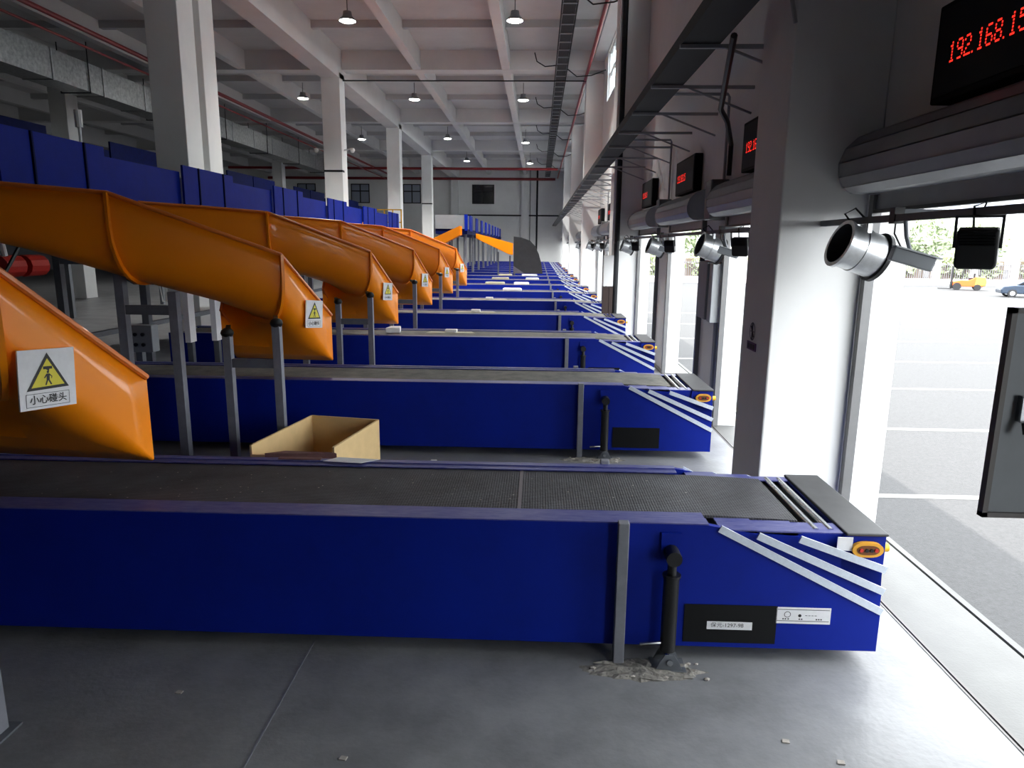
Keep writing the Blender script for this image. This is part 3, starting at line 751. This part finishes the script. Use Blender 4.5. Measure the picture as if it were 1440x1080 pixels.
# wall cabinets with open doors
def cabinet(y_hinge, label, far=False):
    r = empty('control_cabinet', (XW, y_hinge, 1.66), label, 'cabinet', 'grey wall cabinets by the dock doors')
    MB().box(-.28, -.006, -.80, -.04, 0, .83).build('body', 'cab_light', r, bevel=.01)
    d = MB().box(-1.03, -.29, -.018, .0, .03, .81).build('open_door', 'cab', r)
    e = MB(); e.box(-1.045, -1.025, -.03, .003, .01, .83); e.box(-1.045, -.29, -.03, .003, .01, .03); e.box(-1.045, -.29, -.03, .003, .81, .83)
    e.build('door_edge', 'cab_edge', d)
    MB().box(-.97, -.90, -.05, -.018, .40, .50).build('lock', 'steel', d); MB().bar((-.955, -.06, .40), (-.955, -.075, .36), .02).build('lock_lever', 'black', d)
    return r
cabinet(2.66, 'grey cabinet with its door open at the right edge of the view')
r = empty('control_cabinet', (XW, 10.5, 1.6), 'grey wall cabinet on the pier beside the second dock door', 'cabinet', 'grey wall cabinets by the dock doors')
MB().box(-.23, -.006, .29, .86, 0, .88).build('body', 'cab', r, bevel=.01)
MB().box(-.20, -.006, .05, .275, -.02, .86).build('side_box', 'cab_light', r, bevel=.008); MB().box(-.10, -.02, .10, .2, -1.6, -.02).build('conduit_box', 'cab', r)

# downpipe + cabinet on the second dock column
dpz = tag(MB().tube([(2.14, 19.46, 0), (2.14, 19.46, 10.7)], .07, 12).build('drain_pipe', 'tray', smooth=True), 'dark vertical downpipe on the second dock column', 'pipe')
bx_ = empty('meter_box', (1.85, 19.3, 0), 'white box over a brown cover in front of the second dock column', 'box')
MB().box(-.05, .21, 0, .2, 1.62, 2.45).build('white_box', 'white', bx_); MB().box(-.06, .1, -.02, .2, 0, 1.6).build('brown_cover', 'brown', bx_); MB().box(.11, .21, -.02, .2, 0, 1.6).build('brown_cover', 'brown', bx_)

# ------------------------------------------------------------------ cable trays, pipes on the right wall
tr_ = empty('cable_tray', (1.67, 30, 4.8), 'dark cable tray on brackets running along the dock wall', 'cable tray')
MB().box(-.19, .19, -29, 48, -.01, .0).build('tray_bottom', 'tray', tr_); MB().box(-.20, -.19, -29, 48, -.01, .12).build('side_rail', 'tray', tr_); MB().box(.19, .20, -29, 48, -.01, .12).build('side_rail', 'tray', tr_)
for i in range(26):
    y = 2.2+1.9*i-30
    inside = [c for c in (6.05, 19.55, 33.05, 46.55, 60.05) if c-.1 < y+30 < c+.95]
    xe = 2.017-1.67 if inside else XW-1.67
    MB().box(-.22, xe, y-.02, y+.02, -.055, -.015).build('bracket_arm', 'bracket', tr_)
    MB().bar((.25, y, -.04), (xe-.02, y, -.36), .025).build('bracket_strut', 'bracket', tr_)
lt = empty('cable_ladder', (.85, 40, 10.05), 'cable ladder hung below the ceiling near the dock wall', 'cable tray')
MB().box(-.26, -.22, -46, 39, 0, .14).build('side_rail', 'tray', lt); MB().box(.22, .26, -46, 39, 0, .14).build('side_rail', 'tray', lt)
MB().box(-.2, .2, -46, 39, .03, .08).build('cable_bundle', 'tray', lt)
for i in range(60): MB().box(-.24, .24, -24+1.05*i, -23.93+1.05*i, 0, .03).build('rung', 'bracket', lt)
for i in range(14): MB().box(-.02, .02, -24+4.5*i, -23.96+4.5*i, .1, 1.15).build('hanger_rod', 'tray', lt)
def pipe(name, pts, r, m, label, group=None): return tag(MB().tube(pts, r, 8).build(name, m, smooth=True), label, 'pipe', group)
pipe('sprinkler_pipe', [(1.95, -6, 9.95), (1.95, 79, 9.95)], .07, 'red_pipe', 'dark red pipe running under the ceiling by the dock wall')
pipe('sprinkler_pipe', [(-15.9, -6, 9.9), (-15.9, 79, 9.9)], .09, 'red_pipe', 'thick red pipe under the ceiling at upper left')
pipe('sprinkler_pipe', [(-16.9, -6, 9.75), (-16.9, 79, 9.75)], .05, 'red_pipe', 'thin dark red pipe beside the thick one at upper left')
pipe('sprinkler_pipe', [(-30, 68.5, 9.8), (1.7, 68.5, 9.8)], .12, 'red_pipe', 'dark red pipe crossing the ceiling near the end wall, upper one')
pipe('sprinkler_pipe', [(-30, 78.5, 9.78), (1.7, 78.5, 9.78)], .14, 'red_pipe', 'dark red pipe crossing along the top of the end wall')
pipe('conduit', [(-8.95, 33.0, 9.9), (2.0, 33.0, 9.9)], .03, 'tray', 'thin dark conduit under the cross girder')
for i in range(6):
    y = 21.5+9*i
    pipe('cable', [(-.3, y+1, 10.7), (-.2, y+1, 10.35), (.15, y+.8, 10.1), (.65, y+.6, 10.1)], .025, 'black', 'thin black cable looping from the ceiling to the ladder, %s from the camera' % ORD[i], 'cables looping to the ceiling ladder')
    pipe('cable', [(1.1, y+1, 10.05), (1.5, y+1, 9.75), (2.1, y+.8, 9.75), (2.7, y+.7, 9.95)], .025, 'black', 'thin black cable sagging from the ladder to the wall, %s from the camera' % ORD[i], 'cables sagging to the dock wall')
# cable drop beside the first displays and conduits on the wall
pipe('cable', [(1.93, 7.6, 4.79), (2.0, 8.0, 4.65), (2.28, 9.4, 4.42), (2.5, 9.9, 4.35), (2.74, 10.55, 4.15), (2.74, 10.56, 3.72)], .035, 'black', 'thick black cable dropping from the tray beside the second display')
for i in range(6):
    y = 10.9+S*i
    if i in (2, 5): continue
    cn = tag(MB().tube([(1.85, y, 4.9), (2.74, y, 4.9), (2.76, y, 4.86), (2.76, y, 3.3)], .022, 8).build('conduit', 'bracket', smooth=True), 'thin grey conduit from the tray down the %s pier' % ORD[i+1], 'pipe')
    mb_ = tag(MB().box(2.52, 2.79, y-.25, y+.12, 3.1, 3.68).build('motor_box', 'rail', bevel=.02), 'grey shutter motor box on the %s pier from the camera' % ORD[i+1], 'motor box')
# ------------------------------------------------------------------ left ceiling: silver duct
du = empty('air_duct', (-18.1, 40, 8.4), 'silver foil-wrapped air duct under the ceiling at upper left', 'duct')
for i in range(20): MB().box(-.55, .55, -38+3*i, -35.06+3*i, 0, 1.05).build('duct_section', 'duct', du); MB().box(-.58, .58, -35.08+3*i, -35.0+3*i, -.03, 1.08).build('duct_flange', 'galv', du)
for i in range(10): MB().box(-.6, -.57, -36+6*i, -35.97+6*i, -.05, 1.8).build('hanger_rod', 'tray', du); MB().box(.57, .6, -36+6*i, -35.97+6*i, -.05, 1.8).build('hanger_rod', 'tray', du); MB().box(-.6, .6, -36+6*i, -35.95+6*i, -.07, -.03).build('hanger_bar', 'tray', du)
# CCTV on second left column
for i, (x, y, z) in enumerate(((-9.0, 33.0, 6.9), (-9.84, 33.0, 6.9))):
    r = empty('security_camera', (x, y, z), ['small white camera on the right side of the second left column', 'small white camera on the left side of the second left column'][i], 'camera')
    MB().bar((0, 0, 0), (.35*(1 if i == 0 else -1), -.1, .05), .06).build('arm', 'white', r); MB().ball((.42*(1 if i == 0 else -1), -.12, -.02), .11, 10, 8).build('dome', 'white', r, True)

# ------------------------------------------------------------------ ceiling lamps
def make_lamp():
    r = empty('high_bay_lamp', (0, 0, 0), '', 'lamp', 'round high-bay lamps under the ceiling')
    n = 20
    rings = [[(rr*math.cos(2*math.pi*k/n), rr*math.sin(2*math.pi*k/n), z) for k in range(n)] for rr, z in ((.28, 0), (.27, .05), (.16, .16), (.14, .30), (.05, .32))]
    m = MB(); m.quad_strip(rings, True); m.build('housing', 'lamp_body', r, True)
    m = MB(); m.quad_strip([[(rr*math.cos(2*math.pi*k/n), rr*math.sin(2*math.pi*k/n), z) for k in range(n)] for rr, z in ((.27, .0), (.2, -.03), (.001, -.04))], True); m.build('lens', 'lamp_on', r, True)
    MB().tube([(0, 0, .3), (0, 0, .95)], .015, 6).build('rod', 'tray', r)
    return r
lm0 = make_lamp(); lmt = tree_of(lm0)
LP = [(-6.65, 25.4, 'round lit ceiling lamp, nearest on the left of the bay'), (-.93, 25.4, 'round lit ceiling lamp, nearest beside the cable ladder'), (-6.65, 38.4, 'round lit ceiling lamp, second on the left of the bay'),
      (-.93, 38.5, 'round lit ceiling lamp, second beside the cable ladder'), (-12.5, 38.2, 'round lit ceiling lamp seen between the first and second left columns'), (-13.0, 52.5, 'farther lit ceiling lamp seen beyond the second left column'),
      (-1.1, 53.9, 'round lit ceiling lamp, third beside the cable ladder'), (-24, 41, 'round lit ceiling lamp at the far left under the dark ceiling'), (-6.65, 52, 'round lit ceiling lamp, third on the left of the bay'), (-6.65, 65.5, 'added fill lamp under the ceiling, fourth on the left of the bay'), (-.93, 67, 'added fill lamp under the ceiling, fourth beside the cable ladder')]  # last two lamps added to brighten the far end wall
for i, (x, y, lab) in enumerate(LP):
    if i == 0: lm0.location = (x, y, 10.15); lm0['label'] = lab
    else: dup(lm0, (x, y, 10.15), lab, lmt)
    ld = bpy.data.lights.new('lamp_light', 'SPOT'); ld.energy = 1500 if x > -10 else 300; ld.spot_size = math.radians(140); ld.spot_blend = .6; ld.shadow_soft_size = .25; ld.color = (1, .98, .94)
    lo = bpy.data.objects.new('lamp_light', ld); C.objects.link(lo); lo.location = (x, y, 10.05)

# ------------------------------------------------------------------ carton, papers, litter
bx = empty('carton', (-2.4, 7.1, 0), 'open cardboard carton on the floor between the first two conveyors', 'box')
crn = [(-.58, -.22), (-.36, 1.1), (.50, .95), (.30, -.24)]
for i in range(4):
    a, c = Vector(crn[i]), Vector(crn[(i+1) % 4]); d = (c-a).normalized(); n = Vector((-d.y, d.x))*.012
    m = MB(); z1 = .62
    m.v = [(p.x+s_*n.x, p.y+s_*n.y, z) for z in (0, z1-(.10 if i == 3 else 0)) for p in (a, c) for s_ in (-1, 1)]
    m.f = [(0, 1, 3, 2), (4, 5, 7, 6), (0, 1, 5, 4), (2, 3, 7, 6), (0, 2, 6, 4), (1, 3, 7, 5)]
    m.build('side_wall', 'carton', bx)
MB().prism(crn, .0, .015, 'z').build('bottom', 'carton', bx)
MB().prism([(-.40, -.30), (.34, -.26), (.30, -.22), (-.22, -.20)], .50, .56, 'z').build('flap', 'carton_red', bx)
tag(MB().prism([(-1.72, 5.33), (-1.40, 5.30), (-1.28, 5.40), (-1.62, 5.44)], .964, .968, 'z').build('paper_sheet', 'paper'), 'white paper sheet on the far edge of the nearest conveyor', 'paper')
tag(MB().prism([(-2.1, 5.36), (-1.75, 5.36), (-1.75, 5.41), (-2.1, 5.41)], .964, .972, 'z').build('cardboard_scrap', 'carton_red'), 'dark red-brown cardboard scrap beside the white paper', 'cardboard')
tag(MB().box(-.22, -.14, 7.9, 7.96, 0, .06).build('white_bottle', 'white', bevel=.01), 'small white scrap on the floor between conveyors, right one', 'scrap')
tag(MB().box(-1.30, -1.22, 8.2, 8.26, 0, .07).build('white_bottle', 'white', bevel=.01), 'small white scrap on the floor by the carton', 'scrap')
def litter(k, x, wd, label, kind='sheet'):
    y = YN+S*k+.75
    r = empty('litter', (x, y, .9385), label, 'litter')
    MB().prism([(-wd/2, -.1), (wd/2, -.08), (wd/2-.1, .16), (-wd/2+.08, .14)], 0, .012, 'z').build('cardboard_sheet', 'card_pale', r)
    MB().box(-.12, .12, -.03, .12, .012, .07).build('white_parcel', 'paper', r, bevel=.01)
litter(2, -1.75, 1.0, 'cardboard sheet with a white parcel on the third conveyor')
litter(3, -1.65, 1.1, 'cardboard sheet with a white parcel on the fourth conveyor')
litter(4, -1.6, 1.2, 'cardboard sheet with a white parcel on the fifth conveyor')
PAR = [(2, -2.9, .3, 'paper', 'crumpled white bag on the third conveyor under the chute'), (5, -1.0, .75, 'paper', 'white flat parcel on the sixth conveyor'), (6, -1.95, .9, 'card_pale', 'pale carton on the seventh conveyor, left one'), (6, -.75, .7, 'paper', 'white carton on the seventh conveyor, right one'),
       (7, -1.95, .9, 'card_pale', 'pale carton on the eighth conveyor, left one'), (7, -.3, .7, 'paper', 'white carton on the eighth conveyor, right one'), (8, -1.9, .8, 'card_pale', 'pale carton on the ninth conveyor'), (8, -.5, .9, 'paper', 'white carton on the ninth conveyor beside the hood')]
for k, x, wd, m, lab in PAR:
    y = YN+S*k+.7; q = MB(); q.prism([(x-wd/2, y-.15), (x+wd/2, y-.12), (x+wd/2-.05, y+.2), (x-wd/2+.04, y+.17)], .939, 1.05, 'z')
    tag(q.build('parcel', m, bevel=.02), lab, 'parcel')
LT = [(1.66, 3.3, 'small white scrap on the floor right of the lift cylinder'), (1.42, 3.45, 'tiny grey scrap on the floor below the black cover'), (-1.0, 3.2, 'tiny white scrap on the floor left of centre'), (-2.15, 3.7, 'tiny pale scrap on the floor below the blue side, far left')]
for i, (x, y, lab) in enumerate(LT):
    tag(MB().prism([(x-.02, y-.01), (x+.02, y-.015), (x+.025, y+.012), (x-.01, y+.018)], 0, .006, 'z').build('paper_scrap', 'debris'), lab, 'scrap')
sp_ = MB(); rnd = random.Random(3)
for i in range(90):
    x = rnd.uniform(-3.6, 1.2); y = rnd.uniform(4.5, 5.2); s_ = rnd.uniform(.002, .006)
    sp_.quad((x-s_, y-s_, .9392), (x+s_, y-s_, .9392), (x+s_, y+s_, .9396), (x-s_, y+s_, .9392))
o = tag(sp_.build('belt_crumbs', 'debris'), 'pale dust crumbs scattered on the nearest black belt', 'crumbs'); o['kind'] = 'stuff'

# ------------------------------------------------------------------ yard outside
for i, y in enumerate((10.8, 15.1, 19.7, 24.6, 30.2, 36.0, 42.0)):
    tag(MB().box(4.6, 40, y-.09-.01*i, y+.09+.01*i, -1.2, -1.194).build('parking_line', 'roadpaint'), 'white painted bay line in the yard, %s from the dock' % ORD[i], 'road marking')
# perimeter fence
fe = empty('perimeter_fence', (40, 79, -1.2), 'white-pillared metal fence along the far side of the yard', 'fence')
for i in range(18):
    x = -34+4.2*i
    MB().box(x-.35, x+.35, -.3, .3, 0, 2.6).build('pillar', 'pillar', fe)
    MB().box(x+.35, x+3.85, -.2, .2, 0, .7).build('plinth', 'pillar', fe)
    for j in range(15): MB().box(x+.45+.235*j, x+.51+.235*j, -.03, .03, .7, 2.4).build('bar', 'fence', fe)
    MB().box(x+.35, x+3.85, -.04, .04, 2.2, 2.28).build('top_rail', 'fence', fe)
def blob(cx, cy, cz, rx, ry, rz, n, seed, leaf=.5):
    rn = random.Random(seed); m = MB()
    for i in range(n):
        t = rn.uniform(0, 2*math.pi); p = math.acos(rn.uniform(-1, 1)); q = rn.uniform(.6, 1.0)
        c = Vector((cx+rx*q*math.sin(p)*math.cos(t), cy+ry*q*math.sin(p)*math.sin(t), cz+rz*q*math.cos(p)))
        a = Vector((rn.gauss(0, 1), rn.gauss(0, 1), rn.gauss(0, 1))).normalized(); bq = a.orthogonal().normalized()
        l = leaf*rn.uniform(.5, 1.2)
        m.quad(c-a*l, c+bq*l*.5, c+a*l, c-bq*l*.5)
    return m
def leaf_build(m, name, mt, par):
    me = bpy.data.meshes.new(name); me.from_pydata(m.v, [], m.f); me.materials.append(MT[mt]); o = bpy.data.objects.new(name, me); C.objects.link(o); o.parent = par; return o
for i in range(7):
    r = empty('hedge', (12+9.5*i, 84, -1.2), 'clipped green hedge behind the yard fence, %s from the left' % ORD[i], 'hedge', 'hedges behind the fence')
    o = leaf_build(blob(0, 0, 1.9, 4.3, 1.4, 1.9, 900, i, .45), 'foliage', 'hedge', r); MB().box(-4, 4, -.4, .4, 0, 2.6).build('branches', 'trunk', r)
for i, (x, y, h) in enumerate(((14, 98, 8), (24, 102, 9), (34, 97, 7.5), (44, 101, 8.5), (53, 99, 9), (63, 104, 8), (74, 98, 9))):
    r = empty('tree', (x, y, -1.2), 'green tree in haze-paled colour beyond the yard fence, %s from the left' % ORD[i], 'tree', 'trees beyond the fence')
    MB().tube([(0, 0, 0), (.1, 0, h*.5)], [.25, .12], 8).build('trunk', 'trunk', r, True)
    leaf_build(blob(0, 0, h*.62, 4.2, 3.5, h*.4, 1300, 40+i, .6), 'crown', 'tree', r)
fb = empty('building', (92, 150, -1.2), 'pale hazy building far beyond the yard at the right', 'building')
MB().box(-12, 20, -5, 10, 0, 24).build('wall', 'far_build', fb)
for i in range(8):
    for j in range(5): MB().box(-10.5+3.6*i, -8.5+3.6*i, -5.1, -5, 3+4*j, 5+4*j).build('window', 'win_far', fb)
# forklift
fk = empty('forklift', (42.2, 70.5, -1.2), 'orange forklift truck parked in the yard', 'forklift', rz=math.radians(-25))
MB().prism([(-1.2, .35), (1.3, .35), (1.45, .6), (1.4, 1.25), (.7, 1.3), (.1, .95), (-.6, .95), (-1.2, .8)], -.55, .55).build('chassis', 'forklift', fk, bevel=.05)
MB().prism([(.6, .4), (1.55, .45), (1.6, .9), (1.45, 1.3), (.7, 1.32)], -.58, .58).build('counterweight', 'forklift_y', fk, bevel=.08)
for sx, rr in ((-.85, .36), (.85, .30)):
    for sy in (-.6, .6): MB().tube([(sx, sy-.12, rr), (sx, sy+.12, rr)], rr, 18).build('wheel', 'tyre', fk, True)
gd = MB()
for x, y in ((-.5, -.5), (-.5, .5), (1.0, -.5), (1.0, .5)): gd.bar((x*1.0, y, 1.0), (x*.8+.1, y*.9, 2.2), .07)
gd.box(-.4, 1.0, -.5, .5, 2.18, 2.25); gd.build('overhead_guard', 'tyre', fk)
MB().box(.1, .6, -.3, .3, 1.0, 1.2).box(.5, .62, -.3, .3, 1.2, 1.65).build('seat', 'tyre', fk)
ms = MB()
for y in (-.32, .32): ms.box(-1.35, -1.22, y-.06, y+.06, .1, 2.3)
ms.box(-1.35, -1.22, -.35, .35, 2.2, 2.3); ms.box(-1.4, -1.3, -.45, .45, .3, .8); ms.build('mast', 'tyre', fk)
for y in (-.28, .28): MB().box(-2.4, -1.35, y-.06, y+.06, .08, .13).build('fork', 'tyre', fk)
# car
ca = empty('car', (41.4, 60.6, -1.2), 'dark blue-grey parked car at the right edge of the yard', 'car', rz=math.radians(-18))
MB().prism([(-2.1, .3), (2.1, .3), (2.15, .7), (2.0, .95), (1.3, 1.02), (-1.2, 1.02), (-2.0, .9), (-2.15, .65)], -.85, .85).build('body', 'car', ca, bevel=.08)
MB().prism([(-1.15, 1.0), (1.5, 1.0), (1.0, 1.42), (.3, 1.5), (-.4, 1.45)], -.72, .72).build('cabin', 'car', ca, bevel=.06)
MB().prism([(-.95, 1.04), (1.25, 1.04), (.9, 1.38), (.3, 1.43), (-.35, 1.39)], -.735, .735).build('side_window', 'glass_dark', ca)
for sx in (-1.3, 1.35):
    for sy in (-.78, .78):
        wv = MB().tube([(sx, sy-.1, .33), (sx, sy+.1, .33)], .33, 18).build('wheel', 'tyre', ca, True)
        MB().tube([(sx, sy-.11, .33), (sx, sy+.11, .33)], .2, 12).build('hubcap', 'steel', wv, True)
tag(blob(10.6, 24.9, -1.05, .35, .3, .12, 60, 9, .12).build('weed_clump', 'trunk'), 'small dry clump of litter on the yard', 'litter')
